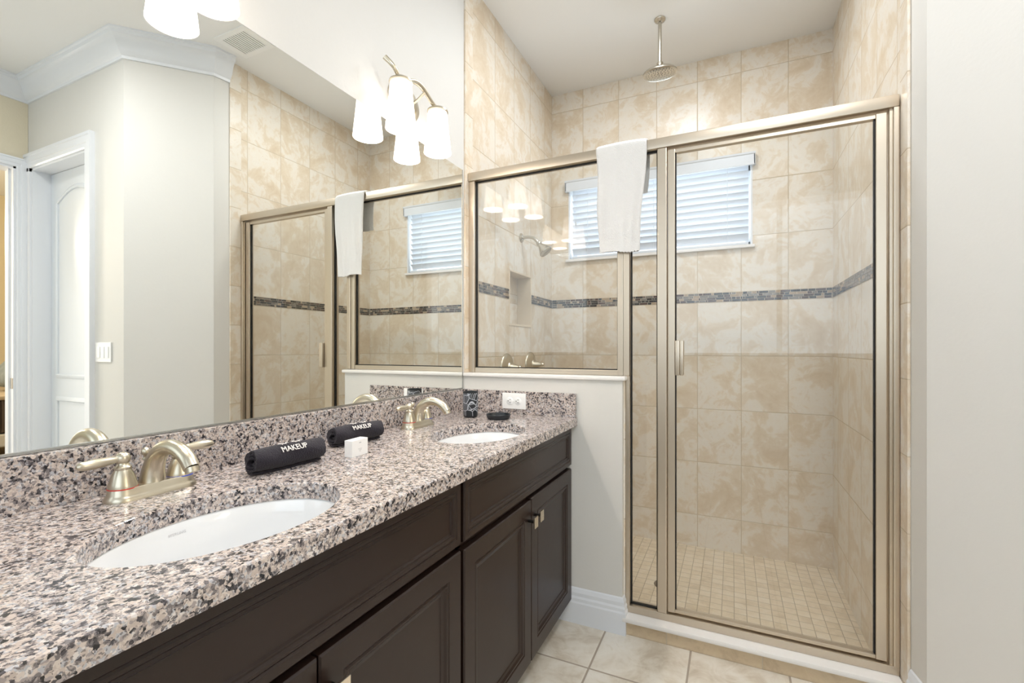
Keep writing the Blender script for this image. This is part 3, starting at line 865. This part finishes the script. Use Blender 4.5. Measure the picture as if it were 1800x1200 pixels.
b.box(0.9445, 0.972, G + 0.010, G + 0.030, 1.045, 1.182, 0.003)
b.build('pull_handle', M['frame'], dr, world=True, smooth=True)

# ---------------------------------------------------------------- white towel hanging over the header
b = MB()
nx, sec = 26, []
zt = HT + 0.004
path = []
for k in range(22): path.append((G - 0.036, 1.545 + (zt - 0.012 - 1.545) * k / 21, 0))
for k in range(1, 8):
    a = PI * k / 8
    path.append((G - 0.036 * math.cos(a), zt - 0.012 + 0.016 * math.sin(a), 0))
for k in range(12): path.append((G + 0.036, zt - 0.012 - (zt - 0.012 - 1.80) * k / 11, 0))
rings = []
T2 = 0.007
def tw(j, k, side):
    u = j / nx
    y, z, _ = path[k]
    n = len(path)
    front = k < 22; f = (zt - z) / (zt - 1.545)
    x0 = 0.632 + 0.012 * f + 0.003 * math.sin(z * 21); x1 = 0.838 - 0.030 * max(0, f) ** 1.2 + 0.003 * math.sin(z * 17 + 1)
    x = x0 + (x1 - x0) * u
    amp = 0.0055 * min(1, f * 2)
    w = amp * (math.sin(u * 9 + z * 3) + 0.6 * math.sin(u * 17 - z * 9 + 1.0)) + 0.004 * f
    w = w if front else -abs(w) * 0.5 - 0.002
    if front and z < 1.60: w -= 0.0
    yy = y - (abs(w) if front else w)
    zz = z
    if k == 0: zz += 0.004 * math.sin(u * 6) + 0.002 * math.sin(u * 80)
    zz += (0.004 * math.sin(u * 3.1) if 20 < k < 30 else 0)
    # thickness direction: towards the header
    if k < 22: o = Vector((0, -1, 0))
    elif k > 28: o = Vector((0, 1, 0))
    else:
        a = PI * (k - 21) / 8; o = Vector((0, -math.cos(a), math.sin(a)))
    edge = 1.0 - (0.5 if j in (0, nx) else 0)
    if front and 1.585 < z < 1.60: edge *= 0.75
    return Vector((x, yy, zz)) + o * (T2 * edge if side else 0)
for k in range(len(path)):
    rings.append([tw(j, k, 0) for j in range(nx + 1)] + [tw(j, k, 1) for j in range(nx, -1, -1)])
b.loops(rings)
tag(b.build('hanging_towel', M['towel'], smooth=True, angle=80), 'white towel draped over the top rail of the shower enclosure', 'towel')

# ---------------------------------------------------------------- shower fittings
s = thing('rain_shower_head', 'round rain shower head hanging on a pipe from the shower ceiling', 'shower head', (0.795, 0.712, CZ))
b = MB(); b.lathe([(0.030, 0), (0.030, -0.004), (0.026, -0.010), (0.014, -0.016), (0.011, -0.018)], 28); b.build('ceiling_flange', M['steel'], s, smooth=True)
b = MB(); b.tube([(0, 0, -0.01), (0, 0, -0.235)], 0.0095, 16); b.build('pipe', M['steel'], s, smooth=True)
T = Matrix.Translation((0, 0, -0.235)) @ Matrix.Rotation(math.radians(7), 4, 'X')
b = MB(); b.lathe([(0.012, 0.006), (0.017, 0.0), (0.016, -0.010), (0.024, -0.018), (0.055, -0.032), (0.082, -0.042), (0.089, -0.050), (0.089, -0.056), (0.084, -0.060), (0.080, -0.058), (0.0001, -0.056)], 44, T)
hd = b.build('head', M['steel'], s, smooth=True)
b = MB()
for r, n in ((0.012, 6), (0.028, 10), (0.044, 16), (0.060, 22), (0.072, 26)):
    for k in range(n):
        a = 2 * PI * k / n
        b.lathe([(0.0018, -0.0555), (0.0014, -0.0585), (0.0001, -0.059)], 6, T @ Matrix.Translation((r * math.cos(a), r * math.sin(a), 0)))
b.build('nozzles', M['slot'], hd)

s = thing('wall_shower', 'small angled shower head on the left shower wall above the niche', 'shower head', (0.0, 0.663, 1.813))
Rx = Matrix.Rotation(PI / 2, 4, 'Y')
b = MB(); b.lathe([(0.028, 0.0), (0.028, 0.004), (0.022, 0.010), (0.012, 0.014)], 26, Rx); b.build('wall_flange', M['steel'], s, smooth=True)
b = MB(); b.tube(smooth_path([(0, 0, 0), (0.05, 0, 0.0), (0.085, 0, -0.012), (0.115, 0, -0.045)], 5), 0.0095, 14); b.build('arm', M['steel'], s, smooth=True)
T = Matrix.Translation((0.112, 0, -0.040)) @ Matrix.Rotation(math.radians(140), 4, 'Y')
b = MB(); b.lathe([(0.010, -0.006), (0.016, 0.002), (0.016, 0.010), (0.013, 0.014), (0.015, 0.022), (0.022, 0.035), (0.030, 0.05), (0.039, 0.066), (0.041, 0.072), (0.039, 0.077), (0.034, 0.076), (0.0001, 0.074)], 32, T); b.build('head', M['steel'], s, smooth=True)

def valve(y, z, ang, label):
    v = thing('shower_valve', label, 'shower valve', (0.0, y, z), group='round shower valves below the niche')
    b = MB(); b.lathe([(0.078, 0.0), (0.078, 0.004), (0.074, 0.010), (0.055, 0.018), (0.030, 0.024), (0.026, 0.03)], 40, Rx); b.build('escutcheon', M['nickel'], v, smooth=True)
    b = MB(); b.lathe([(0.026, 0.026), (0.025, 0.034), (0.018, 0.055), (0.012, 0.072), (0.010, 0.080), (0.0115, 0.084), (0.0085, 0.090), (0.0001, 0.092)], 28, Rx)
    d = Vector((0.15, math.cos(ang), math.sin(ang))).normalized(); c0 = Vector((0.045, 0, 0))
    b.tube([c0 + d * t for t in (0.0, 0.02, 0.04, 0.06, 0.075, 0.082)], [0.008, 0.007, 0.0075, 0.0085, 0.007, 0.003], 14)
    b.build('lever', M['nickel'], v, smooth=True)
valve(0.462, 1.045, math.radians(-70), 'round nickel shower valve on the left shower wall, left of the pair')
valve(0.800, 1.050, math.radians(-85), 'round nickel shower valve on the left shower wall, right of the pair')
b = MB(); b.lathe([(0.0001, 0.004), (0.048, 0.004), (0.052, 0.002), (0.052, 0.0)], 32)
dn = b.build('shower_drain', mat('drain_metal', (140, 130, 118), 0.4, 1.0), loc=(0.83, 0.62, -0.07))
tag(dn, 'round metal drain in the shower floor', 'drain')
b = MB()
for i in range(-3, 4):
    h = math.sqrt(max(0.040 ** 2 - (i * 0.011) ** 2, 0))
    b.box(i * 0.011 - 0.002, i * 0.011 + 0.002, -h, h, 0.0038, 0.0044)
b.build('grate_slots', M['slot'], dn)

# ---------------------------------------------------------------- things on the counter
def rolled_towel(loc, rz, L_, label, gap=0.0, r0=0.034):
    t = thing('rolled_towel', label, 'towel', loc, rz, group='rolled charcoal towels')
    b = MB()
    turns = 3.15; n = 150; th_ = 0.0060; nl = 20
    def rad(k):
        f = k / n
        return 0.008 + (r0 - 0.008) * f ** 0.9
    rings = []
    for i in range(nl + 1):
        y = -L_ / 2 + L_ * i / nl
        endf = 1 - 0.10 * (abs(2 * i / nl - 1) ** 6)
        outer_, inner_ = [], []
        for k in range(n + 1):
            a = -2 * PI * turns * (1 - k / n) - 1.25
            r = rad(k) * endf + 0.0006 * math.sin(k * 1.7 + i * 2.1) + 0.0008 * math.sin(a * 2 + i * 0.5)
            sq = 0.93
            wob = (0.0012 * math.sin(a * 3 + i * .4))
            ysh = y + ((0.004 * math.sin(k * 0.11) + 0.0015 * math.sin(k * 0.37)) if i in (0, nl) else 0)
            z = r * math.sin(a) * sq; x = (r + wob) * math.cos(a)
            z = max(z, -r0 * 0.90)
            outer_.append(Vector((x, ysh, z + r0 * 0.90)))
            r2 = r - th_ * 0.88
            inner_.append(Vector((r2 * math.cos(a), ysh, max(r2 * math.sin(a) * sq, -r0 * 0.90 + th_ * 0.8) + r0 * 0.90)))
        rings.append(outer_ + list(reversed(inner_)))
    L0 = [[b.bm.verts.new(p) for p in r] for r in rings]
    m = len(L0[0])
    for i in range(nl):
        for j in range(m): b.face([L0[i][j], L0[i][(j + 1) % m], L0[i + 1][(j + 1) % m], L0[i + 1][j]])
    for e in (0, nl):
        for k in range(n): b.face([L0[e][k], L0[e][k + 1], L0[e][m - 2 - k], L0[e][m - 1 - k]])
    # core of the roll
    b.build('terry_roll', M['dark_terry'], t, smooth=True, angle=60)
    # embroidery wrapped on the roll
    def wrap(bm_, a0, lift=0.0012):
        for v in bm_.verts:
            s_, up, d = v.co.x, v.co.y, v.co.z
            a = a0 + up / r0
            rr = r0 * 0.985 + lift + d
            v.co = Vector((rr * math.cos(a), s_, rr * 0.93 * math.sin(a) + r0 * 0.90))
    tx = text_bm('MAKEUP', 0.0215, 0.0008)
    for v in tx.bm.verts: v.co.x *= 0.84
    wrap(tx.bm, math.radians(40))
    tx.build('embroidered_word', M['thread'], t)
    e = MB()
    for cxx in (-0.018, 0.018):
        pts = [Vector((cxx + 0.010 * math.cos(a), 0.0 + 0.006 * math.sin(a), 0)) for a in [PI + PI * k / 8 for k in range(9)]]
        e.tube(pts, 0.0011, 6)
        for k in (1, 3, 5, 7):
            a = PI + PI * k / 8
            e.tube([Vector((cxx + 0.010 * math.cos(a), 0.006 * math.sin(a), 0)), Vector((cxx + 0.0145 * math.cos(a), 0.0105 * math.sin(a), 0))], 0.0007, 6)
    wrap(e.bm, math.radians(84))
    e.build('embroidered_eyelashes', M['thread'], t)
    return t
rolled_towel((0.165, -1.10, CT), math.radians(-4), 0.185, 'rolled charcoal towel reading MAKEUP, nearer one beside the near sink')
rolled_towel((0.100, -0.80, CT), math.radians(-8), 0.175, 'rolled charcoal towel reading MAKEUP, farther one against the backsplash behind the small white box')

bx = thing('soap_box', 'small white cardboard box standing in front of the farther rolled towel', 'box', (0.222, -0.93, CT), math.radians(3))
b = MB(); b.box(-0.013, 0.013, -0.031, 0.031, 0, 0.044, 0.0008); b.build('carton', M['card'], bx)
b = MB()
for z, w in ((0.034, 0.010), (0.0185, 0.017), (0.0155, 0.012), (0.012, 0.008)):
    for k in range(int(w / 0.0022)):
        y = -w / 2 + k * 0.0022 + 0.001
        b.box(0.0129, 0.0131, y, y + 0.0014, z, z + (0.0028 if z > 0.03 else 0.0012))
b.build('printing', M['print'], bx)

cu = thing('tumbler', 'black ceramic tumbler with white line pattern by the mirror corner', 'cup', (0.145, -0.185, CT))
b = MB(); b.lathe([(0.024, 0.0), (0.029, 0.003), (0.031, 0.010), (0.0325, 0.045), (0.0325, 0.09), (0.0315, 0.106), (0.0295, 0.106), (0.0295, 0.09), (0.029, 0.012), (0.001, 0.008)], 40); b.build('body', M['cup'], cu, smooth=True)
b = MB(); b.lathe([(0.0318, 0.1035), (0.0325, 0.1055), (0.032, 0.1085), (0.0300, 0.1085), (0.0295, 0.104)], 40, cap=False); b.build('rim', M['black_ceramic'], cu, smooth=True)
b = MB(); b.lathe([(0.040, 0.0), (0.045, 0.002), (0.049, 0.010), (0.051, 0.018), (0.050, 0.020), (0.048, 0.019), (0.045, 0.009), (0.038, 0.005), (0.0001, 0.0045)], 44)
sd = b.build('soap_dish', M['black_ceramic'], smooth=True, loc=(0.275, -0.180, CT)); tag(sd, 'round black soap dish on the granite below the outlet', 'soap dish')

ou = thing('wall_outlet', 'white horizontal double outlet plate on the granite side splash', 'outlet', (0.273, -0.0205, 0.918))
b = MB(); b.box(-0.057, 0.057, -0.006, 0.0, -0.035, 0.035, 0.002); b.build('cover_plate', M['plastic'], ou, smooth=True)
for sx in (-0.0195, 0.0195):
    b = MB(); b.lathe([(0.0165, 0.005), (0.0165, 0.0075), (0.0155, 0.0082), (0.0001, 0.0082)], 28, Matrix.Translation((sx, 0, 0)) @ Matrix.Rotation(PI / 2, 4, 'X'), sy=0.82 if False else 1.0)
    r_ = b.build('receptacle', M['plastic'], ou, smooth=True)
    b = MB()
    for dz in (-0.006, 0.006): b.box(sx - 0.001, sx + 0.006, -0.0086, -0.0080, dz - 0.001, dz + 0.001)
    b.lathe([(0.0022, 0.0080), (0.0022, 0.0086), (0.0001, 0.0087)], 12, Matrix.Translation((sx - 0.007, 0, 0)) @ Matrix.Rotation(PI / 2, 4, 'X'))
    b.build('slots', M['slot'], r_)
b = MB(); b.lathe([(0.0028, 0.0058), (0.0026, 0.0070), (0.0001, 0.0072)], 14, Matrix.Rotation(PI / 2, 4, 'X')); b.build('screw', M['plastic'], ou)

# ---------------------------------------------------------------- seen in the mirror: switches, vent
sw = thing('light_switch', 'white triple rocker light switch plate beside the closet door', 'light switch', (2.165, -0.446, 1.128))
b = MB(); b.box(-0.083, 0.083, -0.006, 0, -0.057, 0.057, 0.002); b.build('cover_plate', M['plastic'], sw)
for dx in (-0.046, 0, 0.046):
    b = MB(); b.box(dx - 0.0165, dx + 0.0165, -0.010, -0.005, -0.033, 0.033, 0.0015); b.build('rocker', M['plastic'], sw)
vt = thing('ceiling_vent', 'white louvred air vent in the bathroom ceiling', 'vent', (1.42, -0.10, CZ))
vt.location = (1.40, -0.115, CZ)
b = MB(); b.sweep([(-0.13, -0.10, -0.006), (0.13, -0.10, -0.006), (0.13, 0.10, -0.006), (-0.13, 0.10, -0.006)], (0, 0, 1), [(0, 0), (0, 0.006), (0.03, 0.006), (0.03, 0)], closed=True); b.build('frame', M['plastic'], vt)
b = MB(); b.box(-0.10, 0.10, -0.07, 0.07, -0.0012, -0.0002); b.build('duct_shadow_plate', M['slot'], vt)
b = MB()
for k in range(12):
    x = -0.093 + k * 0.017
    b.box(x - 0.0055, x + 0.0055, -0.07, 0.07, -0.006, -0.003, 0, None)
b.build('louvres', M['plastic'], vt)

# ---------------------------------------------------------------- bedroom beyond the doorway
b = MB(); b.box(3.24, 6.6, -3.75, 2.3, -0.12, -0.001); struct(b.build('floor_bedroom', M['carpet']))
b = MB(); b.box(6.5, 6.6, -3.75, 2.3, 0, CZ); b.box(3.24, 6.5, 2.2, 2.3, 0, CZ); b.box(3.24, 6.5, -1.9, -1.85, 0, CZ); b.box(3.2401, 3.26, -0.28, 2.2, 0, CZ)
struct(b.build('wall_bedroom', M['bedroom_wall']))
bed = thing('bed', 'bed with brown striped cover and white frame seen through the bedroom doorway', 'bed', (5.4, 0.1, 0))
b = MB(); b.box(4.75, 6.35, -1.6, 0.55, 0.27, 0.38, 0.01)
for x in (4.78, 6.26):
    for y in (-1.57, 0.46): b.box(x, x + 0.06, y, y + 0.06, 0, 0.27)
b.build('frame', M['bed_white'], bed, world=True)
b = MB(); b.box(4.78, 6.32, -1.57, 0.52, 0.38, 0.70, 0.06); b.build('blanket', M['blanket'], bed, world=True, smooth=True)
b = MB(); b.box(4.76, 6.34, -0.2, 0.53, 0.685, 0.725, 0.02); b.build('folded_sheet', mat('tan_sheet', (190, 172, 146), 0.9), bed, world=True, smooth=True)
b = MB(); bmesh.ops.create_uvsphere(b.bm, u_segments=24, v_segments=14, radius=1.0)
for v in b.bm.verts:
    v.co = Vector((math.copysign(abs(v.co.x) ** 0.6, v.co.x) * 0.34, math.copysign(abs(v.co.y) ** 0.7, v.co.y) * 0.22, v.co.z * 0.10))
b.xform(Matrix.Translation((5.3, 0.25, 0.95)) @ Matrix.Rotation(math.radians(50), 4, 'X'))
tag(b.build('pillow', M['pillow'], smooth=True), 'grey blue pillow leaning on the bed seen through the doorway', 'pillow')
